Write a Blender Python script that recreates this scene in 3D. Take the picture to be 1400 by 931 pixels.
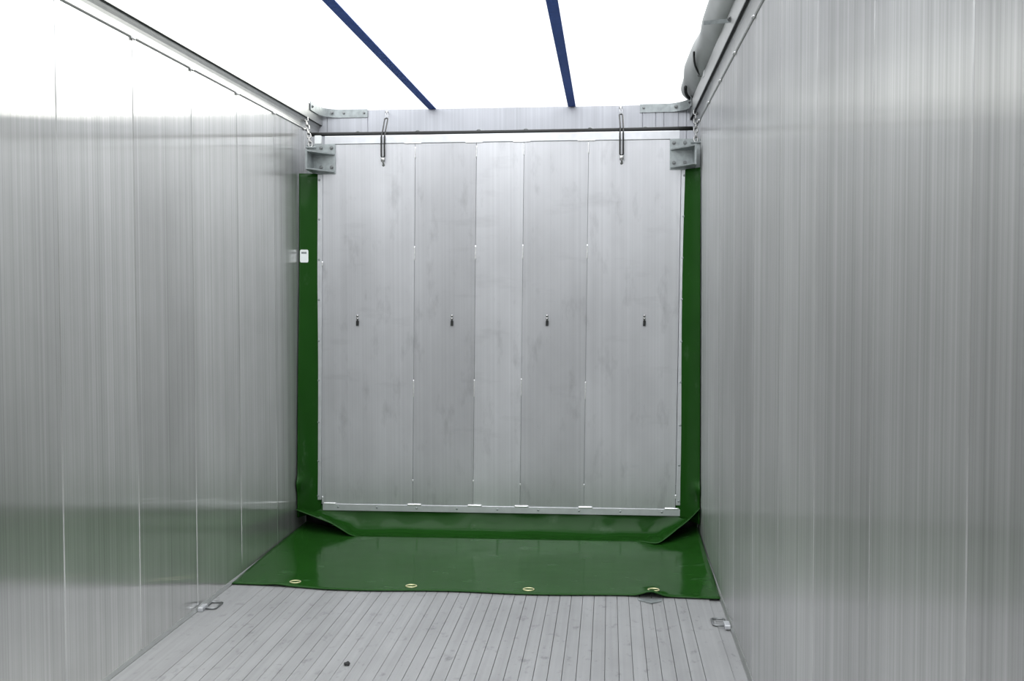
import bpy, bmesh, math, random
from mathutils import Vector, Matrix
random.seed(7)
S = bpy.context.scene
C = S.collection
for o in list(bpy.data.objects):
    bpy.data.objects.remove(o)

# ------------------------------------------------------------------ camera
F, YAW, PIT, ROL = 1455.7, 0.0912, 0.0381, -0.0024
cam = bpy.data.objects.new('camera', bpy.data.cameras.new('camera'))
C.objects.link(cam)
cam.location = (1.933, 0.0, 1.499)
cy, sy, cp, sp = math.cos(YAW), math.sin(YAW), math.cos(PIT), math.sin(PIT)
fwd = Vector((-sy*cp, cy*cp, -sp))
rgt = Vector((cy, sy, 0))
dwn = fwd.cross(rgt)
r2 = rgt*math.cos(ROL) - dwn*math.sin(ROL)
d2 = rgt*math.sin(ROL) + dwn*math.cos(ROL)
cam.rotation_euler = Matrix((r2, -d2, -fwd)).transposed().to_euler()
cam.data.sensor_width = 36
cam.data.lens = F/1400*36
cam.data.shift_y = -11.75/1400
cam.data.clip_start = 0.05
S.camera = cam

# ------------------------------------------------------------------ sky
BRIGHT_AZ, BRIGHT_EL = 38, 30          # the bright part of the overcast sky, degrees right of the trailer axis / above horizon
SKY_BASE, SKY_ZENITH, SKY_LOBE, SKY_POW = 0.99, 2.1, 8.0, 13.0
REAR_AZ, REAR_EL, REAR_LOBE = 190, 45, 2.0
DARK_LEFT = 0.12                         # dims the low left sky out of view, greying the right wall
w = bpy.data.worlds.new('overcast_sky'); S.world = w; w.use_nodes = True
nt = w.node_tree; N = nt.nodes; L = nt.links
for n in list(N): N.remove(n)
def nd(t, **k):
    n = N.new(t)
    for a, b in k.items(): setattr(n, a, b)
    return n
tc = nd('ShaderNodeTexCoord')
dotn = nd('ShaderNodeVectorMath', operation='DOT_PRODUCT')
a, e = math.radians(BRIGHT_AZ), math.radians(BRIGHT_EL)
dotn.inputs[1].default_value = (math.sin(a)*math.cos(e), math.cos(a)*math.cos(e), math.sin(e))
L.new(tc.outputs['Generated'], dotn.inputs[0])
mx = nd('ShaderNodeMath', operation='MAXIMUM'); mx.inputs[1].default_value = 0
L.new(dotn.outputs['Value'], mx.inputs[0])
pw = nd('ShaderNodeMath', operation='POWER'); pw.inputs[1].default_value = SKY_POW
L.new(mx.outputs[0], pw.inputs[0])
ml = nd('ShaderNodeMath', operation='MULTIPLY'); ml.inputs[1].default_value = SKY_LOBE
L.new(pw.outputs[0], ml.inputs[0])
lobe = nd('ShaderNodeMix', data_type='RGBA', blend_type='MULTIPLY'); lobe.inputs[0].default_value = 1
L.new(ml.outputs[0], lobe.inputs[6]); lobe.inputs[7].default_value = (1, 0.985, 0.92, 1)
add = nd('ShaderNodeMix', data_type='RGBA', blend_type='ADD'); add.inputs[0].default_value = 1
dot2 = nd('ShaderNodeVectorMath', operation='DOT_PRODUCT')              # second bright lobe, added high behind the camera to lift the panel
a2, e2 = math.radians(REAR_AZ), math.radians(REAR_EL)
dot2.inputs[1].default_value = (math.sin(a2)*math.cos(e2), math.cos(a2)*math.cos(e2), math.sin(e2))
L.new(tc.outputs['Generated'], dot2.inputs[0])
m2 = nd('ShaderNodeMath', operation='MAXIMUM'); m2.inputs[1].default_value = 0; L.new(dot2.outputs['Value'], m2.inputs[0])
p2 = nd('ShaderNodeMath', operation='POWER'); p2.inputs[1].default_value = 2.5; L.new(m2.outputs[0], p2.inputs[0])
q2 = nd('ShaderNodeMath', operation='MULTIPLY'); q2.inputs[1].default_value = REAR_LOBE; L.new(p2.outputs[0], q2.inputs[0])
sep = nd('ShaderNodeSeparateXYZ'); L.new(tc.outputs['Generated'], sep.inputs[0])
zen = nd('ShaderNodeMapRange'); zen.inputs[1].default_value = 0.0; zen.inputs[2].default_value = 1.0   # overcast sky: brighter towards the zenith
zen.inputs[3].default_value = SKY_BASE; zen.inputs[4].default_value = SKY_ZENITH
L.new(sep.outputs[2], zen.inputs[0])
zc = nd('ShaderNodeMix', data_type='RGBA', blend_type='MULTIPLY'); zc.inputs[0].default_value = 1; zc.inputs[6].default_value = (0.975, 1, 1.035, 1)
zs = nd('ShaderNodeMath', operation='ADD'); L.new(zen.outputs[0], zs.inputs[0]); L.new(q2.outputs[0], zs.inputs[1])
L.new(zs.outputs[0], zc.inputs[7]); L.new(zc.outputs[2], add.inputs[6])
L.new(lobe.outputs[2], add.inputs[7])
sx = nd('ShaderNodeMath', operation='ARCTAN2'); L.new(sep.outputs[0], sx.inputs[0]); L.new(sep.outputs[1], sx.inputs[1])
dl = nd('ShaderNodeMapRange', interpolation_type='SMOOTHSTEP')
for i_, v_ in enumerate((-math.radians(40), -math.radians(25), DARK_LEFT, 1.0)): dl.inputs[i_+1].default_value = v_
L.new(sx.outputs[0], dl.inputs[0])
dr = nd('ShaderNodeMapRange', interpolation_type='SMOOTHSTEP')          # and fading out again towards the rear
for i_, v_ in enumerate((-math.radians(100), -math.radians(140), DARK_LEFT, 1.0)): dr.inputs[i_+1].default_value = v_
L.new(sx.outputs[0], dr.inputs[0])
du = nd('ShaderNodeMapRange', interpolation_type='SMOOTHSTEP')          # and towards the zenith
for i_, v_ in enumerate((0.35, 0.8, DARK_LEFT, 1.0)): du.inputs[i_+1].default_value = v_
L.new(sep.outputs[2], du.inputs[0])
dm = nd('ShaderNodeMath', operation='MAXIMUM'); L.new(dl.outputs[0], dm.inputs[0]); L.new(dr.outputs[0], dm.inputs[1])
dm2 = nd('ShaderNodeMath', operation='MAXIMUM'); L.new(dm.outputs[0], dm2.inputs[0]); L.new(du.outputs[0], dm2.inputs[1])
sky = nd('ShaderNodeMix', data_type='RGBA', blend_type='MULTIPLY'); sky.inputs[0].default_value = 1
L.new(add.outputs[2], sky.inputs[6]); L.new(dm2.outputs[0], sky.inputs[7])
hz = nd('ShaderNodeMapRange'); hz.inputs[1].default_value = -0.01; hz.inputs[2].default_value = 0.02
L.new(sep.outputs[2], hz.inputs[0])
gm = nd('ShaderNodeMix', data_type='RGBA'); gm.inputs[6].default_value = (0.22, 0.21, 0.2, 1)
L.new(hz.outputs[0], gm.inputs[0]); L.new(sky.outputs[2], gm.inputs[7])
bg = nd('ShaderNodeBackground'); L.new(gm.outputs[2], bg.inputs[0])
wo = nd('ShaderNodeOutputWorld'); L.new(bg.outputs[0], wo.inputs[0])
S.view_settings.view_transform = 'Standard'
S.view_settings.look = 'None'
S.view_settings.gamma = 1
S.view_settings.use_curve_mapping = False
S.view_settings.exposure = 0.0

# ------------------------------------------------------------------ materials
class Mat:
    def __init__(s, name):
        s.m = bpy.data.materials.new(name); s.m.use_nodes = True
        s.t = s.m.node_tree; s.t.nodes.clear()
        s.out = s.n('ShaderNodeOutputMaterial')
        s.geo = s.n('ShaderNodeNewGeometry')
    def n(s, t, **k):
        x = s.t.nodes.new(t)
        for a, b in k.items(): setattr(x, a, b)
        return x
    def l(s, a, b): s.t.links.new(a, b)
    def math(s, op, a, b=None):
        x = s.n('ShaderNodeMath', operation=op)
        for i, v in enumerate((a, b)):
            if v is None: continue
            if isinstance(v, (int, float)): x.inputs[i].default_value = v
            else: s.l(v, x.inputs[i])
        return x.outputs[0]
    def noise(s, scale, detail=2, rough=0.5):
        mp = s.n('ShaderNodeMapping'); mp.inputs['Scale'].default_value = scale
        s.l(s.geo.outputs['Position'], mp.inputs[0])
        x = s.n('ShaderNodeTexNoise'); x.inputs['Scale'].default_value = 1
        x.inputs['Detail'].default_value = detail; x.inputs['Roughness'].default_value = rough
        s.l(mp.outputs[0], x.inputs['Vector'])
        return x.outputs['Fac']
    def remap(s, v, a, b, c, d):
        x = s.n('ShaderNodeMapRange')
        for i, q in enumerate((a, b, c, d)): x.inputs[i+1].default_value = q
        s.l(v, x.inputs[0]); return x.outputs[0]
    def scale_col(s, col, fac):
        x = s.n('ShaderNodeMix', data_type='RGBA', blend_type='MULTIPLY'); x.inputs[0].default_value = 1
        if isinstance(col, tuple): x.inputs[6].default_value = (*col, 1)
        else: s.l(col, x.inputs[6])
        s.l(fac, x.inputs[7]); return x.outputs[2]
    def bump(s, h, strength, dist):
        x = s.n('ShaderNodeBump'); x.inputs['Strength'].default_value = strength; x.inputs['Distance'].default_value = dist
        s.l(h, x.inputs['Height']); return x.outputs[0]

def simple(name, col, rough=0.5, metal=0.0, spec=0.5, var=0.12, nscale=30, bumpd=0.0):
    m = Mat(name)
    nz = m.noise((nscale,)*3, 3)
    p = m.n('ShaderNodeBsdfPrincipled')
    m.l(m.scale_col(col, m.remap(nz, 0.3, 0.7, 1-var, 1+var)), p.inputs['Base Color'])
    p.inputs['Roughness'].default_value = rough; p.inputs['Metallic'].default_value = metal
    p.inputs['Specular IOR Level'].default_value = spec
    if bumpd: m.l(m.bump(nz, 0.6, bumpd), p.inputs['Normal'])
    m.l(p.outputs[0], m.out.inputs[0])
    return m.m

def brushed(name, col, tangent, streak_axis, sharp=0.72, ra=0.11, aniso=0.82, rough2=0.45, bump=0.00009, plank=None, stain=0.1, streak=0.16, seam_dirt=None, diffuse=0.10, objtone=False):
    """extruded aluminium: fine die lines along one axis scatter light across them"""
    m = Mat(name)
    ax = {'x': (1, 0, 0), 'y': (0, 1, 0)}[streak_axis]
    long = 0.04
    def sc(k): return tuple(k if q else long for q in ax)
    n1 = m.noise(sc(75), 3, 0.6)
    n2 = m.noise(sc(16), 2, 0.5)
    n3 = m.noise((2.3, 2.3, 1.3), 4, 0.55)
    n4 = m.noise(sc(260), 2, 0.6)
    f = m.math('MULTIPLY', m.remap(n1, 0.3, 0.7, 1-streak, 1+streak), m.remap(n2, 0.3, 0.7, 1-streak*0.5, 1+streak*0.5))
    f = m.math('MULTIPLY', f, m.remap(n3, 0.35, 0.7, 1-stain*0.4, 1+stain))
    if plank:
        sepx = m.n('ShaderNodeSeparateXYZ'); m.l(m.geo.outputs['Position'], sepx.inputs[0])
        c = sepx.outputs['XYZ'.index(streak_axis.upper())]
        k = m.math('FLOOR', m.math('DIVIDE', m.math('SUBTRACT', c, plank[0]), plank[1]))
        wn = m.n('ShaderNodeTexWhiteNoise', noise_dimensions='1D'); m.l(k, wn.inputs['W'])
        f = m.math('MULTIPLY', f, m.remap(wn.outputs['Value'], 0, 1, 0.93, 1.06))
    if objtone:
        sm = m.noise((9, 9, 3.2), 5, 0.6); sm2 = m.noise((2.0, 2, 7), 4, 0.6)
        f = m.math('MULTIPLY', f, m.remap(sm, 0.56, 0.74, 1.0, 0.80)); f = m.math('MULTIPLY', f, m.remap(sm2, 0.6, 0.75, 1.0, 0.9))
        oi = m.n('ShaderNodeObjectInfo'); sc_ = m.n('ShaderNodeSeparateColor'); m.l(oi.outputs['Color'], sc_.inputs[0])
        f = m.math('MULTIPLY', f, sc_.outputs[0])
    base = m.scale_col(col, f)
    tv = m.n('ShaderNodeCombineXYZ')
    for i in range(3): tv.inputs[i].default_value = tangent[i]
    hb = m.math('ADD', m.math('MULTIPLY', n1, 1.0), m.math('MULTIPLY', n4, 0.35))
    nb = m.bump(hb, 1.0, bump)
    g1 = m.n('ShaderNodeBsdfAnisotropic', distribution='MULTI_GGX')
    g1.inputs['Roughness'].default_value = ra; g1.inputs['Anisotropy'].default_value = -aniso
    g2 = m.n('ShaderNodeBsdfAnisotropic', distribution='MULTI_GGX')
    g2.inputs['Roughness'].default_value = rough2; g2.inputs['Anisotropy'].default_value = -0.45
    df = m.n('ShaderNodeBsdfDiffuse')
    for g in (g1, g2):
        m.l(base, g.inputs['Color']); m.l(tv.outputs[0], g.inputs['Tangent']); m.l(nb, g.inputs['Normal'])
    m.l(base, df.inputs['Color'])
    x1 = m.n('ShaderNodeMixShader'); x1.inputs[0].default_value = sharp
    m.l(g2.outputs[0], x1.inputs[1]); m.l(g1.outputs[0], x1.inputs[2])
    x2 = m.n('ShaderNodeMixShader'); x2.inputs[0].default_value = diffuse
    m.l(x1.outputs[0], x2.inputs[1]); m.l(df.outputs[0], x2.inputs[2])
    m.l(x2.outputs[0], m.out.inputs[0])
    return m.m

SEAM_L, SEAM_R, PITCH = 3.5992, 1.6786, 0.6096
M = {}
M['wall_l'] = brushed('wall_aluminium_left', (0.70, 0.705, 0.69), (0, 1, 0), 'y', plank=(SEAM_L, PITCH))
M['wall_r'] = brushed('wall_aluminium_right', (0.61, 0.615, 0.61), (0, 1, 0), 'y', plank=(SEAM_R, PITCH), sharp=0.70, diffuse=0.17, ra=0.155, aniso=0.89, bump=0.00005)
M['panel'] = brushed('panel_aluminium', (0.70, 0.703, 0.722), (1, 0, 0), 'x', sharp=0.5, ra=0.40, aniso=0.62, rough2=0.55, bump=0.0002, streak=0.05, stain=0.12, diffuse=0.22, objtone=True)
M['front'] = brushed('front_wall_aluminium', (0.50, 0.51, 0.54), (1, 0, 0), 'x', sharp=0.4, ra=0.3, bump=0.0003, streak=0.08, diffuse=0.35)
M['trim'] = simple('rail_aluminium', (0.43, 0.44, 0.43), 0.38, 0.9, var=0.06, nscale=12)
M['strip'] = simple('strip_aluminium', (0.66, 0.67, 0.69), 0.4, 0.75, var=0.06, nscale=18)
M['weld'] = simple('weld_bead_aluminium', (0.88, 0.88, 0.88), 0.3, 0.8, nscale=90, bumpd=0.002)
M['galv'] = simple('galvanised_steel', (0.34, 0.37, 0.37), 0.45, 0.6, var=0.14, nscale=40)
M['zinc'] = simple('zinc_bolt', (0.22, 0.23, 0.23), 0.3, 0.9)
M['chrome'] = simple('bright_chain_steel', (0.42, 0.42, 0.41), 0.25, 1.0)
M['rubber'] = simple('black_rubber', (0.008, 0.009, 0.008), 0.6)
M['dark'] = simple('dark_slot', (0.02, 0.022, 0.022), 0.7)
M['blue'] = simple('blue_webbing', (0.034, 0.092, 0.35), 0.8, nscale=60)
M['tarp'] = simple('grey_tarpaulin', (0.44, 0.46, 0.45), 0.5, nscale=5, var=0.06)
M['cord'] = simple('pale_cord', (0.42, 0.43, 0.45), 0.6)
M['brass'] = simple('brass_eyelet', (0.80, 0.74, 0.45), 0.3, 0.8)
M['white'] = simple('white_sticker', (0.82, 0.85, 0.84), 0.4, var=0.02)
M['ink'] = simple('grey_ink', (0.09, 0.10, 0.11), 0.6)
M['stone'] = simple('dark_grit', (0.02, 0.02, 0.02), 0.8)

def green_pvc():
    m = Mat('green_pvc')
    nz = m.noise((3, 3, 3), 3); n2 = m.noise((9, 5, 9), 4, 0.6); sc = m.noise((6, 14, 6), 5, 0.65)
    dust = m.remap(sc, 0.60, 0.75, 0, 0.12)
    c1 = m.scale_col((0.012, 0.058, 0.008), m.remap(nz, 0.3, 0.7, 0.9, 1.1))
    mixd = m.n('ShaderNodeMix', data_type='RGBA'); m.l(dust, mixd.inputs[0]); m.l(c1, mixd.inputs[6]); mixd.inputs[7].default_value = (0.2, 0.27, 0.2, 1)
    nb = m.bump(nz, 0.5, 0.006)
    d = m.n('ShaderNodeBsdfDiffuse'); m.l(mixd.outputs[2], d.inputs['Color']); m.l(nb, d.inputs['Normal'])
    g = m.n('ShaderNodeBsdfGlossy'); m.l(m.remap(n2, 0.3, 0.7, 0.08, 0.16), g.inputs['Roughness']); m.l(nb, g.inputs['Normal'])
    g.inputs['Color'].default_value = (0.9, 1.0, 0.88, 1)
    fr = m.n('ShaderNodeFresnel'); fr.inputs['IOR'].default_value = 1.4; m.l(nb, fr.inputs['Normal'])
    x = m.n('ShaderNodeMixShader'); m.l(m.math('MULTIPLY', fr.outputs[0], 0.42), x.inputs[0])
    m.l(d.outputs[0], x.inputs[1]); m.l(g.outputs[0], x.inputs[2])
    m.l(x.outputs[0], m.out.inputs[0]); return m.m
M['green'] = green_pvc()

def floor_mat():
    m = Mat('floor_aluminium')
    n1 = m.noise((40, 0.4, 1), 3, 0.6); n2 = m.noise((7, 0.5, 1), 2); st = m.noise((5, 2.2, 1), 5, 0.62); st2 = m.noise((16, 9, 1), 4, 0.65)
    f = m.math('MULTIPLY', m.remap(n1, 0.3, 0.7, 0.93, 1.06), m.remap(n2, 0.3, 0.7, 0.94, 1.05))
    f = m.math('MULTIPLY', f, m.remap(st, 0.35, 0.65, 0.95, 1.04))
    f = m.math('MULTIPLY', f, m.remap(st2, 0.58, 0.72, 1.0, 0.74))
    st3 = m.noise((30, 26, 1), 3, 0.6); f = m.math('MULTIPLY', f, m.remap(st3, 0.66, 0.74, 1.0, 0.78))
    base = m.scale_col((0.405, 0.408, 0.41), f)
    g = m.n('ShaderNodeBsdfAnisotropic', distribution='MULTI_GGX'); g.inputs['Roughness'].default_value = 0.5; g.inputs['Anisotropy'].default_value = -0.4
    tv = m.n('ShaderNodeCombineXYZ'); tv.inputs[0].default_value = 1
    m.l(tv.outputs[0], g.inputs['Tangent']); m.l(base, g.inputs['Color'])
    d = m.n('ShaderNodeBsdfDiffuse'); m.l(base, d.inputs['Color'])
    x = m.n('ShaderNodeMixShader'); x.inputs[0].default_value = 0.6
    m.l(g.outputs[0], x.inputs[1]); m.l(d.outputs[0], x.inputs[2]); m.l(x.outputs[0], m.out.inputs[0])
    return m.m
M['floor'] = floor_mat()

# ------------------------------------------------------------------ helpers
def empty(name, loc, label, cat, group=None):
    o = bpy.data.objects.new(name, None); C.objects.link(o)
    o.location = loc; o.empty_display_size = 0.05
    tag(o, label, cat, group); return o
def tag(o, label, cat, group=None):
    o['label'] = label; o['category'] = cat
    if group: o['group'] = group
def base_of(o):
    v = Vector((0, 0, 0))
    while o: v = v + o.location; o = o.parent
    return v
def build(name, bm, mat, parent=None, smooth=False, loc=None, label=None):
    """bm holds world coordinates; the object's own origin goes to loc (default: its parent's base)"""
    org = Vector(loc) if loc else (base_of(parent) if parent else Vector((0, 0, 0)))
    bmesh.ops.recalc_face_normals(bm, faces=bm.faces[:])
    bmesh.ops.translate(bm, verts=bm.verts[:], vec=-org)
    me = bpy.data.meshes.new(name); bm.to_mesh(me); bm.free()
    me.materials.append(M[mat])
    for p in me.polygons: p.use_smooth = smooth
    o = bpy.data.objects.new(name, me); C.objects.link(o)
    if parent:
        o.parent = parent; o.location = org - base_of(parent)
    else: o.location = org
    if label: o['label'] = label
    return o
def structure(name, bm, mat, **k):
    o = build(name, bm, mat, **k); o['kind'] = 'structure'; return o
def box(bm, lo, hi, bev=0.0):
    lo, hi = Vector(lo), Vector(hi)
    r = bmesh.ops.create_cube(bm, size=1)
    vs = r['verts']
    for v in vs:
        v.co = Vector(((lo[i]+hi[i])/2 + v.co[i]*(hi[i]-lo[i])) for i in range(3))
    if bev:
        es = list({e for v in vs for e in v.link_edges})
        bmesh.ops.bevel(bm, geom=es, offset=bev, segments=2, affect='EDGES', profile=0.5)
def hexa(bm, p):
    """8 points: bottom ring then top ring"""
    v = [bm.verts.new(q) for q in p]
    for f in ((3, 2, 1, 0), (4, 5, 6, 7), (0, 1, 5, 4), (1, 2, 6, 5), (2, 3, 7, 6), (3, 0, 4, 7)):
        bm.faces.new([v[i] for i in f])
def prism(bm, pts, axis, a, b):
    """closed outline extruded along an axis; pts are the two other coordinates in order"""
    def P(q, t):
        if axis == 'x': return (t, q[0], q[1])
        if axis == 'y': return (q[0], t, q[1])
        return (q[0], q[1], t)
    A = [bm.verts.new(P(q, a)) for q in pts]; B = [bm.verts.new(P(q, b)) for q in pts]
    n = len(pts)
    bm.faces.new(A); bm.faces.new(B[::-1])
    for i in range(n):
        bm.faces.new((A[i], A[(i+1) % n], B[(i+1) % n], B[i]))
def tube(bm, pts, r, closed=False, n=10, flat=1.0):
    pts = [Vector(p) for p in pts]; m = len(pts); rings = []
    up = None
    for i, p in enumerate(pts):
        if closed: t = pts[(i+1) % m] - pts[i-1]
        else: t = pts[min(i+1, m-1)] - pts[max(i-1, 0)]
        t.normalize()
        if up is None:
            up = Vector((0, 0, 1)) if abs(t.z) < 0.9 else Vector((1, 0, 0))
        up = (up - t*up.dot(t)).normalized(); s = t.cross(up)
        rr = r[i] if isinstance(r, (list, tuple)) else r
        rings.append([bm.verts.new(p + (up*math.cos(2*math.pi*k/n)*flat + s*math.sin(2*math.pi*k/n))*rr) for k in range(n)])
    for i in range(m if closed else m-1):
        a, b = rings[i], rings[(i+1) % m]
        for k in range(n): bm.faces.new((a[k], a[(k+1) % n], b[(k+1) % n], b[k]))
    if not closed: bm.faces.new(rings[0][::-1]); bm.faces.new(rings[-1])
def grid(bm, nu, nv, fn):
    g = [[bm.verts.new(fn(i/nu, j/nv)) for j in range(nv+1)] for i in range(nu+1)]
    for i in range(nu):
        for j in range(nv): bm.faces.new((g[i][j], g[i+1][j], g[i+1][j+1], g[i][j+1]))
def solidify(bm, t):
    bmesh.ops.recalc_face_normals(bm, faces=bm.faces[:])
    bmesh.ops.solidify(bm, geom=bm.faces[:], thickness=t)
def hexbolt(bm, c, r, axis='y', sgn=-1, washer=True):
    """a hexagon head with a washer and a shank end, standing on point c along the axis"""
    c = Vector(c)
    def ring(rad, n, h, ph=0.0):
        o = []
        for k in range(n):
            t = 2*math.pi*k/n + ph
            u, v = rad*math.cos(t), rad*math.sin(t)
            o.append(c + (Vector((u, sgn*h, v)) if axis == 'y' else Vector((sgn*h, u, v))))
        return o
    def stack(rs):
        R = [[bm.verts.new(p) for p in r_] for r_ in rs]
        n = len(R[0]); bm.faces.new(R[0]); bm.faces.new(R[-1])
        for a, b in zip(R, R[1:]):
            for k in range(n): bm.faces.new((a[k], a[(k+1) % n], b[(k+1) % n], b[k]))
    if washer: stack([ring(r*1.45, 16, -0.001), ring(r*1.45, 16, r*0.22)])
    stack([ring(r, 6, r*0.2), ring(r, 6, r*0.95), ring(r*0.8, 6, r*1.1)])
    stack([ring(r*0.5, 10, r), ring(r*0.5, 10, r*1.5)])
def dome(bm, c, r, axis='y', sgn=-1, h=0.55):
    """low domed rivet head"""
    c = Vector(c); R = []
    for q in range(4):
        t = q/4*math.pi/2; rr, hh = r*math.cos(t), r*h*math.sin(t)
        R.append([bm.verts.new(c + (Vector((rr*math.cos(a), sgn*hh, rr*math.sin(a))) if axis == 'y' else Vector((rr*math.cos(a), rr*math.sin(a), hh))))
                  for a in [2*math.pi*k/12 for k in range(12)]])
    for a, b in zip(R, R[1:]):
        for k in range(12): bm.faces.new((a[k], a[(k+1) % 12], b[(k+1) % 12], b[k]))
    bm.faces.new(R[-1]); bm.faces.new(R[0][::-1])
def sh(x, z): return x + 0.0135*(z-2.4)         # the bulkhead hangs very slightly out of plumb
def shear(bm):
    for v in bm.verts: v.co.x = sh(v.co.x, v.co.z)

W, Y0, Y1 = 2.48, -6.4, 7.0
# ------------------------------------------------------------------ setting
def wall_mesh(x, sgn, seam0, y0, y1):
    bm = bmesh.new(); pts = [(x, y0)]
    k = math.floor((y0-seam0)/PITCH)
    ys = []
    while True:
        k += 1; s = seam0 + k*PITCH
        if s > y1-0.02: break
        if s < y0+0.02: continue
        ys.append(s)
    for s in ys:
        pts += [(x, s-0.0045), (x+sgn*0.004, s-0.0015), (x+sgn*0.004, s+0.0015), (x, s+0.0045)]
    pts += [(x, y1), (x+sgn*0.05, y1), (x+sgn*0.05, y0)]
    prism(bm, pts, 'z', -0.02, 2.53)
    return bm, ys
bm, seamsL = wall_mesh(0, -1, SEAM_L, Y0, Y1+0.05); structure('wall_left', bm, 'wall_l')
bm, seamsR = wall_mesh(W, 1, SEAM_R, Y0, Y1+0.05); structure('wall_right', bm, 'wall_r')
# front wall: extruded planks with open joints, its head showing above the bulkhead
bm = bmesh.new(); pts = [(-0.05, Y1)]
for s in [0.06, 0.335, 2.146, 2.231, 2.283, 2.376, 2.428]:
    pts += [(s-0.003, Y1), (s-0.001, Y1+0.006), (s+0.001, Y1+0.006), (s+0.003, Y1)]
pts += [(W+0.05, Y1), (W+0.05, Y1+0.05), (-0.05, Y1+0.05)]
prism(bm, pts, 'z', -0.02, 2.702); structure('wall_front', bm, 'front')
# rear doors far behind the camera close the box
bm = bmesh.new()
box(bm, (-0.05, Y0-0.05, -0.02), (W/2-0.004, Y0, 2.55)); box(bm, (W/2+0.004, Y0-0.05, -0.02), (W+0.05, Y0, 2.55))
structure('wall_rear', bm, 'front')
# moving floor: slats along the trailer with narrow open joints
bm = bmesh.new(); pts = [(-0.05, 0.0)]
s = 0.19
while s < 2.315:
    hw = random.choice((0.0008, 0.0010, 0.0013)) if s < 1.1 else 0.0013
    pts += [(s-hw, 0.0), (s-hw*0.6, -0.012), (s+hw*0.6, -0.012), (s+hw, 0.0)]
    s += 0.0557
pts += [(2.416, 0.0), (2.419, -0.006), (W+0.05, -0.006), (W+0.05, -0.04), (-0.05, -0.04)]
prism(bm, pts, 'y', Y0, Y1+0.05); structure('floor', bm, 'floor')
# edge profiles along the foot of both walls
bm = bmesh.new(); prism(bm, [(0, -0.001), (0.012, -0.001), (0.012, 0.004), (0.004, 0.016), (0, 0.016)], 'y', Y0, Y1); structure('baseboard_left', bm, 'trim')
bm = bmesh.new(); prism(bm, [(W, -0.007), (W-0.012, -0.007), (W-0.012, 0.004), (W-0.004, 0.016), (W, 0.016)], 'y', Y0, Y1); structure('baseboard_right', bm, 'trim')
# top rails: hollow box with a trolley slot in its underside
def rail(name, side, xi, slot, ztop=2.705, zb=2.604):
    X = (lambda d: d) if side < 0 else (lambda d: W-d)
    bm = bmesh.new()
    p = [(-0.06, 2.530), (0.004, 2.530), (0.007, 2.535), (0.004, 2.540), (0.003, 2.557), (0.0038, 2.567), (0.0064, 2.580), (0.0102, 2.591), (slot[0]-0.0006, zb-0.004), (slot[0], zb), (slot[0], zb+0.05), (slot[1], zb+0.05),
         (slot[1], zb), (xi-0.002, zb-0.001), (xi, zb+0.001), (xi, ztop-0.004), (xi-0.004, ztop), (-0.06, ztop)]
    prism(bm, [(X(a), b) for a, b in p], 'y', Y0, Y1-0.002)
    o = structure(name, bm, 'trim')
    bm = bmesh.new()
    q = [(slot[0]+0.0002, zb+0.004), (slot[1]-0.0002, zb+0.004), (slot[1]-0.0002, zb+0.049), (slot[0]+0.0002, zb+0.049)]
    prism(bm, [(X(a), b) for a, b in q], 'y', Y0+0.01, Y1-0.01)
    build('slot_shade', bm, 'dark', o, label='black fill standing for the shade inside the rail slot')  # the shade of the open slot, put in as a dark fill
    seams = seamsL if side < 0 else seamsR
    for s in seams:
        if s < 1.2: continue
        bm = bmesh.new()
        tube(bm, [(X(0.005), s-0.016, 2.531), (X(0.008), s-0.008, 2.529), (X(0.010), s, 2.527), (X(0.008), s+0.008, 2.529), (X(0.005), s+0.016, 2.531)], [0.003, 0.006, 0.007, 0.006, 0.003], n=8)
        build('weld_bead', bm, 'weld', o, True)
    return o
rail('trim_1', -1, 0.028, (0.0135, 0.0245))
rail('trim_2', 1, 0.032, (0.0155, 0.0285))

# ------------------------------------------------------------------ bulkhead (the sliding sweep panel)
D = 6.554
bh = empty('bulkhead', (1.25, D+0.02, 0.13), 'large brushed aluminium bulkhead panel of five welded planks with riveted edges', 'bulkhead')
seams = [0.150, 0.735, 1.117, 1.411, 1.807, 2.368]
PT = [1.0, 0.92, 1.10, 0.95, 1.02]                # each extrusion has its own finish
for a, b in zip(seams, seams[1:]):
    bm = bmesh.new()
    c = 0.0016
    prism(bm, [(a+0.0007, D+c), (a+0.0007+c, D), (b-0.0007-c, D), (b-0.0007, D+c), (b-0.0007, D+0.04), (a+0.0007, D+0.04)], 'z', 0.159, 2.416)
    shear(bm)
    pl = build('plank', bm, 'panel', bh); k_ = PT.pop(0); pl.color = (k_, k_, k_, 1)
# a dark backing seen in the joints, the head rail, the foot strip and the two edge strips
bm = bmesh.new(); box(bm, (0.155, D+0.012, 0.17), (2.36, D+0.038, 2.41)); shear(bm); build('backing_sheet', bm, 'galv', bh)
bm = bmesh.new(); prism(bm, [(D-0.004, 2.4175), (D-0.006, 2.42), (D-0.006, 2.466), (D-0.003, 2.469), (D+0.04, 2.469), (D+0.04, 2.4175)], 'x', 0.165, 2.355); build('head_rail', bm, 'strip', bh)
bm = bmesh.new(); prism(bm, [(D-0.005, 0.119), (D-0.006, 0.120), (D-0.006, 0.159), (D-0.005, 0.160), (D+0.036, 0.160), (D+0.036, 0.119)], 'x', 0.130, 2.366)
foot = build('foot_strip', bm, 'strip', bh)
for x in (0.229, 0.478, 0.730, 0.985, 1.24, 1.495, 1.748, 2.002, 2.256):
    bm = bmesh.new(); dome(bm, (x, D-0.0055, 0.141), 0.0075); build('rivet', bm, 'galv', foot, True)
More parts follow.
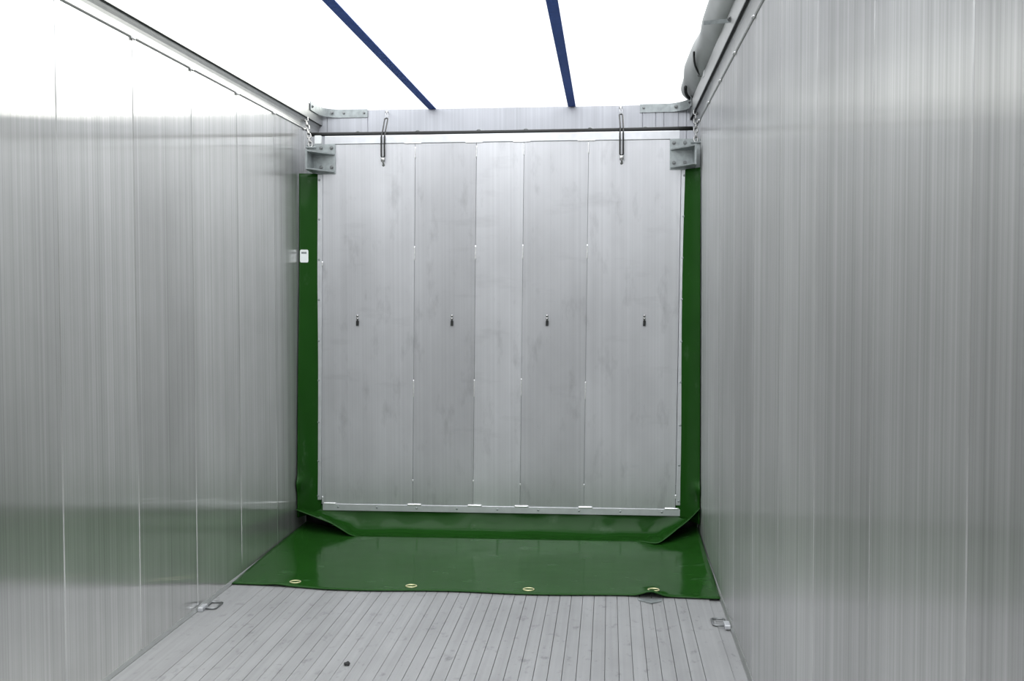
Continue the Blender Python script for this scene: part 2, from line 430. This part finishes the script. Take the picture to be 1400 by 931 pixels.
for x0, x1, xr in ((0.117, 0.150, 0.130), (2.370, 2.400, 2.387)):
    bm = bmesh.new(); box(bm, (x0, D-0.006, 0.185), (x1, D+0.004, 2.232), 0.0015); shear(bm)
    es = build('edge_strip', bm, 'strip', bh)
    for z in (2.197, 1.951, 1.70, 1.448, 1.191, 0.942, 0.678, 0.432, 0.210):
        bm = bmesh.new(); dome(bm, (sh(xr, z), D-0.0055, z), 0.0075); build('rivet', bm, 'galv', es, True)
def bead(p, q, r=0.006, n=9):
    """a rippled weld bead from p to q"""
    p, q = Vector(p), Vector(q); bm = bmesh.new()
    k = max(n, int((q-p).length/0.006))
    tube(bm, [p.lerp(q, i/k) for i in range(k+1)], [r*(0.35 if i in (0, k) else (1.0 if i % 2 else 0.78)) for i in range(k+1)], n=8, flat=1)
    build('weld_bead', bm, 'weld', bh, True)
for x in seams[1:-1]:
    for z0, z1 in ((2.33, 2.405), (1.70, 1.79), (0.84, 0.95), (0.30, 0.315)):
        j = random.uniform(-0.01, 0.01)
        bead((sh(x, z0+j), D+0.001, z0+j), (sh(x, z1+j), D+0.001, z1+j), 0.0055)
for x in (0.735, 1.117, 1.411, 1.807):
    bead((x-0.03-0.035, D-0.004, 0.163), (x-0.03+0.055, D-0.004, 0.163), 0.007)
bead((0.135, D-0.004, 0.163), (0.215, D-0.004, 0.163)); bead((2.27, D-0.004, 0.163), (2.36, D-0.004, 0.163))
bead((0.129, D-0.006, 0.165), (0.129, D-0.006, 0.21), 0.005)
bead((sh(0.15, 1.66), D-0.002, 1.66), (sh(0.15, 1.69), D-0.002, 1.69), 0.007); bead((sh(2.369, .24), D-0.002, 0.225), (sh(2.369, .24), D-0.002, 0.25), 0.006)
for x in (0.735, 1.117, 1.411, 1.807):
    bead((x-0.07, D-0.004, 2.4175), (x+0.04, D-0.004, 2.4175), 0.0045)
# four small tab hooks across the middle
for x in (0.362, 0.959, 1.551, 2.146):
    bm = bmesh.new(); prism(bm, [(x-0.008, 1.285), (x+0.008, 1.285), (x+0.009, 1.318), (x-0.007, 1.318)], 'y', D-0.010, D+0.001)
    prism(bm, [(x-0.004, 1.312), (x+0.004, 1.312), (x+0.004, 1.352), (x-0.004, 1.352)], 'y', D-0.004, D+0.001)
    h = build('tab_hook', bm, 'rubber', bh, label='small black tab hook')
    for z in (1.330, 1.347):
        bm = bmesh.new(); dome(bm, (x, D-0.003, z), 0.008); build('rivet', bm, 'chrome', h, True)
# guide brackets: open boxes of galvanised plate bolted to the upper corners
def guide_bracket(side):
    X = (lambda d: d) if side < 0 else (lambda d: W+0.049-d)
    bm = bmesh.new()
    yb = D-0.008
    box(bm, (min(X(0.050), X(0.232)), yb, 2.233), (max(X(0.050), X(0.232)), D-0.0005, 2.418), 0.0015)
    o = build('guide_bracket', bm, 'galv', bh)
    xw = 0.094
    for z in (2.354, 2.246):
        bm = bmesh.new()
        pts = [(X(xw-0.008), yb+0.002), (X(0.226), yb+0.002), (X(0.226), yb-0.012), (X(xw), yb-0.150), (X(xw-0.008), yb-0.150)]
        prism(bm, pts, 'z', z-0.004, z+0.004)
        for v in bm.verts: v.co.z += 0.05*(yb-v.co.y)
        build('gusset', bm, 'galv', o)
    bm = bmesh.new()
    prism(bm, [(yb+0.002, 2.240), (yb-0.152, 2.247), (yb-0.152, 2.368), (yb+0.002, 2.364)], 'x', min(X(xw-0.010), X(xw)), max(X(xw-0.010), X(xw)))
    build('side_plate', bm, 'galv', o)
    for x in (0.141, 0.207):
        for z in (2.394, 2.274):
            bm = bmesh.new(); hexbolt(bm, (X(x), yb, z), 0.0085); build('bolt', bm, 'zinc', o)
guide_bracket(-1); guide_bracket(1)
bm = bmesh.new(); box(bm, (0.098, D-0.004, 2.422), (0.138, D+0.03, 2.474), 0.002); build('corner_plate', bm, 'white', bh, label='small pale square plate above the left guide bracket')

# ------------------------------------------------------------------ crossbar over the panel head
cb = empty('crossbar', (1.25, 6.600, 2.487), 'long thin black round bar running level above the bulkhead head rail', 'bar')
bm = bmesh.new(); n = 24
tube(bm, [(0.055+(2.44-0.055)*i/n, 6.612, 2.490-0.004*math.sin(math.pi*i/n)) for i in range(n+1)], 0.0125, n=12)
build('rod', bm, 'rubber', cb, True)
for x in (0.74, 1.125, 1.418, 1.815, 0.36, 2.15):
    bm = bmesh.new(); tube(bm, [(x+0.016*math.cos(t), 6.612, 2.488+0.016*math.sin(t)) for t in [math.pi*2*k/16 for k in range(16)]], 0.0035, True, 6)
    tube(bm, [(x, 6.612, 2.472), (x, 6.600, 2.462), (x, 6.596, 2.455)], 0.004, n=6)
    build('clip', bm, 'zinc', cb, True)

# ------------------------------------------------------------------ curved corner brackets on the header
def corner_bracket(side, label):
    X = (lambda d: d) if side < 0 else (lambda d: W-d)
    xi = 0.027 if side < 0 else 0.031
    root = empty('corner_bracket', (X(xi+0.15), Y1-0.005, 2.655), label, 'bracket', 'corner brackets of the front wall')
    path = []
    y_end = 6.695 if side < 0 else 6.80
    xb = xi+0.004; R_ = 0.12 if side < 0 else 0.14
    yh = Y1-0.004
    path.append((xb, y_end, 0.0)); path.append((xb, yh-R_, 0.0))
    for k in range(1, 10):
        t = k/10*math.pi/2
        path.append((xb+R_*(1-math.cos(t)), yh-R_+R_*math.sin(t), 0))
    path += [(xb+R_, yh, 0), (0.336 if side < 0 else W-2.129, yh, 0)]
    ztop = lambda x: 2.707 + ((0.004 if side < 0 else 0.011)*max(0.0, 1-(x-xb)/0.16)**1.5)
    zbot = lambda x: 2.654 + (0.004*max(0.0, 1-(x-xb)/0.10))
    bm = bmesh.new()
    g = [[bm.verts.new((X(x), y, zbot(x))), bm.verts.new((X(x), y, ztop(x)))] for x, y, _ in path]
    for a, b in zip(g, g[1:]): bm.faces.new((a[0], b[0], b[1], a[1]))
    solidify(bm, 0.006)
    build('bent_plate', bm, 'galv', root)
    for x in ((0.312, 0.175, 0.100) if side < 0 else (0.327, 0.121)):
        bm = bmesh.new(); hexbolt(bm, (X(x), yh-0.004-max(0, (xb+R_-x))**2/R_*0.9, 2.684), 0.0085); build('bolt', bm, 'zinc', root)
    bm = bmesh.new(); hexbolt(bm, (X(xb+0.004), y_end+0.030, 2.685), 0.0085, 'x', 1 if side < 0 else -1); build('bolt', bm, 'zinc', root)
    return root
corner_bracket(-1, 'curved galvanised bracket tying the left rail to the front wall head')
corner_bracket(1, 'curved galvanised bracket tying the right rail to the front wall head, under the rolled tarpaulin')

# ------------------------------------------------------------------ chains
def chain(p, q, label):
    p, q = Vector(p), Vector(q)
    root = empty('chain', p, label, 'chain', 'hanging chains of the bulkhead')
    d = (q-p); n = max(3, round(d.length/0.036)); d.normalize()
    for i in range(n):
        c = p + (q-p)*((i+0.5)/n)
        hl, hw = (q-p).length/n*0.5+0.0035, 0.011
        side = Vector((1, 0, 0)) if i % 2 == 0 else Vector((0, 1, 0))
        side = (side - d*side.dot(d)).normalized()
        pts = []
        for k in range(20):
            t = 2*math.pi*k/20
            a = math.cos(t)*hw; b = math.sin(t)*hw + (hl-hw)*(1 if math.sin(t) > 0 else -1)
            pts.append(c + side*a + d*b)
        bm = bmesh.new(); tube(bm, pts, 0.0042, True, 8); build('link', bm, 'chrome', root, True)
    bm = bmesh.new(); e = Vector(q)
    tube(bm, [e+Vector((-0.022, -0.002, -0.006)), e+Vector((0.024, -0.002, -0.006))], 0.0055, n=8)
    for s_ in (-0.02, 0.022): hexbolt(bm, e+Vector((s_, -0.002, -0.006)), 0.008, 'x', -1 if s_ < 0 else 1, False)
    build('shackle_pin', bm, 'galv', root)
    return root
chain((0.0145, 6.65, 2.606), (0.078, 6.535, 2.404), 'short bright steel chain hanging from the left rail to the bulkhead bracket')
chain((2.459, 6.65, 2.606), (2.452, 6.535, 2.400), 'short bright steel chain hanging from the right rail to the bulkhead bracket')

# ------------------------------------------------------------------ bungee cords
def bungee(xt, xl, xr, xb, zb, label):
    yt, yb = Y1-0.003, D-0.018
    root = empty('bungee_cord', (xl, 6.8, 2.62), label, 'cord', 'bungee cords on the front wall')
    bm = bmesh.new()
    zt = 2.610
    def path(s):
        return [(xl+s*0.010, 6.80, zt), (xr+s*0.009, 6.592, 2.5055), (xb+s*0.010, yb, 2.455), (xb+s*0.010, yb, zb+0.012)]
    a, b = path(-1), path(1)
    loop = a[::-1] + [(xl, 6.815, zt+0.008)] + b + [(xb, yb, zb)]
    sm = []
    m = len(loop)
    for i in range(m):
        P = [Vector(loop[(i+k-1) % m]) for k in range(4)]
        for t in (0, 0.33, 0.66):
            sm.append(P[1].lerp(P[2], t))
    tube(bm, sm, 0.0046, True, 8); build('rubber_loop', bm, 'rubber', root, True)
    bm = bmesh.new(); tube(bm, [(xt, yt-0.004, 2.687), (xt*0.5+xl*0.5-0.006, 6.90, 2.655), (xl-0.003, 6.812, zt+0.004)], 0.0026, n=6)
    tube(bm, [(xt+0.004, yt-0.004, 2.687), (xt*0.5+xl*0.5+0.008, 6.90, 2.653), (xl+0.004, 6.812, zt+0.004)], 0.0026, n=6)
    build('tie', bm, 'cord', root, True)
    bm = bmesh.new(); dome(bm, (xt, yt+0.002, 2.688), 0.011); build('anchor_rivet', bm, 'chrome', root, True)
    bm = bmesh.new()
    box(bm, (xb-0.012, yb-0.006, zb-0.022), (xb+0.012, yb+0.006, zb+0.004), 0.003)
    tube(bm, [(xb, yb, zb-0.018), (xb, yb+0.004, zb-0.028), (xb+0.003, D-0.006, zb-0.036), (xb-0.004, D-0.003, zb-0.042)], 0.0055, n=8)
    dome(bm, (xb, D+0.001, zb-0.040), 0.010)
    build('end_hook', bm, 'chrome', root, True)
bungee(0.463, 0.502, 0.532, 0.534, 2.325, 'black rubber bungee loop hanging over the left end of the crossbar')
bungee(2.005, 2.005, 2.008, 2.006, 2.318, 'black rubber bungee loop hanging over the right end of the crossbar')

# ------------------------------------------------------------------ green sweep sheet
sw = empty('sweep_sheet', (1.25, 6.0, 0.004), 'glossy dark green rubberised sheet lying before and around the bulkhead', 'sheet')
YF = 6.300
def skirt_low(x):          # height of the lower edge of the hanging part; the corners stand clear of the floor
    if x < 0.39: return 0.021 + 0.142*max(0, (0.39-x)/0.39)**1.0
    if x > 2.14:
        t = (x-2.14)/0.345
        return 0.021 - 0.004*math.sin(min(1, t*3)*math.pi) + 0.205*t**2.2
    return 0.021
def apron(u, v):
    x = 0.008 + (W-0.016)*u
    yf = 5.245 - 0.055*min(1, x/0.5) + 0.012*math.sin(x*7) - 0.03*math.exp(-((x-2.13)/0.06)**2)
    yb_ = YF + 0.302*min(1, max(0, (0.40-x)/0.12)) + 0.302*min(1, max(0, (x-2.12)/0.10))
    y = yf + (yb_-yf)*v
    z = 0.006 + 0.030*math.exp(-((x-2.135)/0.05)**2)*max(0, 1-v*6)
    z += 0.006*math.exp(-((x-0.25)/0.05)**2)*max(0, 1-v*7)
    z += 0.013*min(1, max(0, (x-0.30)/0.12))*min(1, max(0, (2.20-x)/0.08))*max(0, 1-max(0, YF-y)/0.28)**2 * (1 if y <= YF else max(0, 1-(y-YF)/0.1))
    z += 0.006*(0.5+0.5*math.sin(x*5.3+v*4))*math.sin(v*math.pi)
    z += 0.050*max(0, (x-2.30)/0.17)**2*(v**1.5) + 0.030*max(0, (0.2-x)/0.2)**2*v
    return Vector((x, y, z))
bm = bmesh.new(); grid(bm, 90, 40, apron); solidify(bm, 0.003)
ap = build('apron', bm, 'green', sw, True)
def skirt(u, v):
    x = 0.010 + (W-0.020)*u
    zt, yt = 0.152, D+0.004
    zl = skirt_low(x)
    t = v
    yl = YF - 0.015 + 0.080*min(1, max(0, zl-0.03)/0.05)
    P = [(D+0.010, 0.152), (D-0.002, zl-0.055), (YF+0.16, max(zl-0.030, 0.0) if zl < 0.04 else zl), (yl, zl)]
    k = [(1-t)**3, 3*t*(1-t)**2, 3*t*t*(1-t), t**3]
    y = sum(a*p[0] for a, p in zip(k, P)); z = sum(a*p[1] for a, p in zip(k, P))
    if x > 2.10:                                     # the curl at the right corner rolls towards the camera
        y -= 0.05*math.exp(-((x-2.22)/0.06)**2)*t**3
    y += 0.006*math.sin(x*9+1)*math.sin(t*math.pi) + 0.003*math.sin(x*23)*t*(1-t)*4
    z += 0.002*math.sin(x*13)*math.sin(t*math.pi)
    return Vector((x, y, z))
bm = bmesh.new(); grid(bm, 120, 18, skirt); solidify(bm, 0.003); build('skirt', bm, 'green', sw, True)
def flap(side):
    def fn(u, v):
        z = (0.10 + (2.236-0.10)*v)
        xs = sh(0.146, z) if side < 0 else sh(2.372, z)
        xe = 0.006 if side < 0 else W-0.006
        depth = (0.035+0.13*(1-v)**1.2) if side < 0 else (0.10+0.06*(1-v))
        if z < 0.16: pass
        x = xs + (xe-xs)*u
        bulge = math.sin(u*math.pi)*0.012
        y = D + 0.006 - depth*u**2 - bulge + 0.05*max(0, 0.35-z)*u
        pk = math.exp(-((z-0.30)/0.035)**2)*math.exp(-((u-0.85)/0.18)**2)
        y -= 0.055*pk; z += 0.02*pk
        if side < 0: y += 0.004*math.sin(z*5)*u
        else: y += 0.006*math.sin(z*3.1)*math.sin(u*math.pi)
        return Vector((x, y, z))
    bm = bmesh.new(); grid(bm, 14, 90, fn); solidify(bm, 0.003); return build('side_flap', bm, 'green', sw, True), fn
bm = bmesh.new(); grid(bm, 40, 6, lambda u, v: Vector((0.004+(W-0.008)*u, D+0.058+0.004*math.sin(u*9)*v, 0.30-0.292*v))); solidify(bm, 0.004); build('gap_shade', bm, 'rubber', sw, True, label='added black strip standing for the shade behind the skirt')  # black strip added so the gaps under the sheet corners read as shade
fl, fnl = flap(-1); fr, fnr = flap(1)
# sticker near the top of the left flap
def on_flap(u, z):
    p = fnl(u, (z-0.10)/(2.236-0.10)); return p
def patch(u0, u1, z0, z1, off, rnd=0.0):
    bm = bmesh.new()
    def fn(a, b):
        z = z0+(z1-z0)*b; u = u0+(u1-u0)*a
        if rnd:
            bb = abs(b-0.5)*2; cut = max(0, (bb-0.8)/0.2)
            u = 0.5*(u0+u1) + (u-0.5*(u0+u1))*(1-rnd*cut**2)
        p = on_flap(u, z); return p + Vector((0.2*off, -off, 0))
    grid(bm, 8, 12, fn); solidify(bm, 0.0008); return bm
st = build('sticker', patch(0.96, 0.60, 1.682, 1.762, 0.004, 0.2), 'white', fl, label='small white printed sticker')
bm = bmesh.new()
for k in range(6):
    u0 = 0.90-k*0.038
    b2 = patch(u0, u0-0.026, 1.737, 1.748, 0.0052); me_ = bpy.data.meshes.new('t'); b2.to_mesh(me_); b2.free(); bm.from_mesh(me_); bpy.data.meshes.remove(me_)
lab = build('print_line', bm, 'ink', fl, label='line of grey print on the sticker')

for x, y in ((0.328, 5.281), (0.936, 5.264), (1.533, 5.261), (2.152, 5.286)):
    # ring eyelets along the front hem
    v = (y-5.19)/(YF-5.19); z = apron(x/W, v).z
    y = apron((x-0.008)/(W-0.016), 0).y + 0.075
    z = apron((x-0.008)/(W-0.016), 0.07).z
    bm = bmesh.new()
    tube(bm, [(x+0.027*math.cos(t), y+0.023*math.sin(t), z+0.004) for t in [2*math.pi*k/24 for k in range(24)]], 0.0036, True, 8, flat=0.8)
    build('eyelet', bm, 'brass', ap, True, label='pale brass eyelet')

# ------------------------------------------------------------------ blue roof straps
def strap(x0, y0, z0, x1, y1, z1, wd, label):
    bm = bmesh.new(); n = 40
    def fn(u, v):
        y = y0+(y1-y0)*v; x = x0+(x1-x0)*v + (u-0.5)*wd
        return Vector((x, y, z0+(z1-z0)*v - 0.012*math.sin(min(1, v*1.0)*math.pi)))
    grid(bm, 2, n, fn); solidify(bm, 0.003)
    # the end is folded down over the front wall head
    grid(bm, 2, 3, lambda u, v: Vector((x0+(u-0.5)*wd, Y1+0.055, z0+0.001-0.09*v)))
    o = build('roof_strap', bm, 'blue', loc=(x0, y0, z0)); tag(o, label, 'strap', 'blue straps under the open roof'); return o
strap(0.768, Y1+0.056, 2.705, 0.823, -2.0, 2.705, 0.050, 'flat blue webbing strap running overhead, nearer the left wall')
strap(1.688, Y1+0.056, 2.705, 1.716, -2.0, 2.705, 0.050, 'flat blue webbing strap running overhead, nearer the right wall')

# ------------------------------------------------------------------ rolled tarpaulin on the right rail
rt = empty('rolled_tarpaulin', (2.48, 6.6, 2.706), 'grey roof tarpaulin rolled up along the top of the right rail', 'tarpaulin')
def tarp(u, v):
    y = 7.12 - 8.0*v
    d = 7.12-y
    r = 0.098 + 0.006*math.sin(y*2.1+0.5) + 0.005*math.sin(y*5.3) + 0.014*min(1, d/2.0)
    t = 2*math.pi*u
    r *= 1 + 0.05*math.sin(3*t+y*1.7) + 0.03*math.sin(5*t-y*4) + 0.02*math.sin(2*t+y*11)
    cx_ = 2.497 - 0.004*d; cz_ = 2.700 + 0.108
    end = max(0, 1-d/0.10)
    r *= (1-0.35*end**2)
    return Vector((cx_+r*math.cos(t), y, max(2.7065+0.014*min(1, max(0, (y-6.70)/0.06)), cz_+r*1.02*math.sin(t))))
bm = bmesh.new(); grid(bm, 40, 220, tarp)
bmesh.ops.remove_doubles(bm, verts=bm.verts[:], dist=0.0004)
bmesh.ops.holes_fill(bm, edges=[e for e in bm.edges if e.is_boundary])
build('roll', bm, 'tarp', rt, True)
# spiral edge of the cloth and the tie cords
def tie(y, x0, z0, x1, y1, z1, r=0.006):
    bm = bmesh.new()
    P = [Vector((x0, y, z0)).lerp(Vector((x1, y1, z1)), k/6) + Vector((-0.012*math.sin(k/6*math.pi), 0, -0.004*math.sin(k/6*math.pi))) for k in range(7)]
    tube(bm, P, r, n=8); build('tie_cord', bm, 'rubber', rt, True, label='black tie cord')
tie(5.70, 2.374, 2.75, 2.444, 6.14, 2.715); tie(6.66, 2.398, 2.75, 2.446, 6.88, 2.712, 0.010)
bm = bmesh.new(); tube(bm, [(2.438+0.010*math.cos(t), 6.12, 2.716+0.012*math.sin(t)) for t in [2*math.pi*k/14 for k in range(14)]], 0.003, True, 6); build('tie_ring', bm, 'chrome', rt, True)
bm = bmesh.new(); prism(bm, [(2.4480, 2.703), (2.4480, 2.672), (2.4460, 2.672), (2.4460, 2.703)], 'y', 5.92, 5.99); build('tie_tab', bm, 'white', rt, label='white tab')

# the flat stay reaching from the rail around the roll
stay = empty('roll_stay', (2.445, 4.70, 2.66), 'flat metal stay arm bolted to the right rail and reaching across the tarpaulin roll', 'stay')
bm = bmesh.new(); hexa(bm, [(2.352, 4.880, 2.690), (2.352, 4.884, 2.690), (2.447, 4.690, 2.650), (2.447, 4.686, 2.650), (2.352, 4.880, 2.708), (2.352, 4.884, 2.708), (2.447, 4.690, 2.668), (2.447, 4.686, 2.668)])
build('arm', bm, 'galv', stay)
bm = bmesh.new(); hexbolt(bm, (2.4485, 4.672, 2.660), 0.009, 'x', -1); build('bolt', bm, 'zinc', stay)

# ------------------------------------------------------------------ lashing rings in the floor corners
def lashing(x, y, side, label):
    s_ = 1 if side < 0 else -1
    root = empty('lashing_ring', (x, y, 0.0), label, 'ring', 'lashing rings at the foot of the walls')
    bm = bmesh.new(); box(bm, (min(x-s_*0.004, x+s_*0.022), y-0.075, 0.0), (max(x-s_*0.004, x+s_*0.022), y-0.005, 0.020), 0.004); build('weld_plate', bm, 'strip', root)
    bm = bmesh.new()
    pts = [(x+s_*0.018, y-0.035), (x+s_*0.060, y-0.035), (x+s_*0.068, y-0.027), (x+s_*0.068, y+0.058), (x+s_*0.060, y+0.066), (x+s_*0.018, y+0.066), (x+s_*0.012, y+0.058), (x+s_*0.012, y-0.027)]
    tube(bm, [(a, b, 0.006) for a, b in pts], 0.005, True, 8); build('ring', bm, 'zinc', root, True, label='dark steel ring lying flat')
lashing(0.014, 4.86, -1, 'small dark lashing ring lying on the floor against the left wall')
lashing(W-0.014, 4.80, 1, 'small dark lashing ring lying on the floor against the right wall')

# ------------------------------------------------------------------ bits on the floor
bm = bmesh.new(); bmesh.ops.create_icosphere(bm, subdivisions=2, radius=1)
for v in bm.verts:
    k = 1+0.18*math.sin(v.co.x*5+v.co.y*3)
    v.co = Vector((0.886+v.co.x*0.013*k, 4.148+v.co.y*0.016*k, 0.006+v.co.z*0.007*k))
o = build('grit', bm, 'stone', None, False, (0.886, 4.148, 0)); tag(o, 'small dark lump of grit alone on the bare floor', 'grit')
bm = bmesh.new(); prism(bm, [(2.075, 5.135), (2.135, 5.085), (2.185, 5.125), (2.19, 5.17), (2.07, 5.17)], 'z', 0.0, 0.004)
for v in bm.verts:
    if v.co.y < 5.1: v.co.z += 0.004
o = build('metal_scrap', bm, 'galv', None, False, (2.13, 5.12, 0)); tag(o, 'small grey pointed metal scrap under the raised hem of the green sheet', 'scrap')
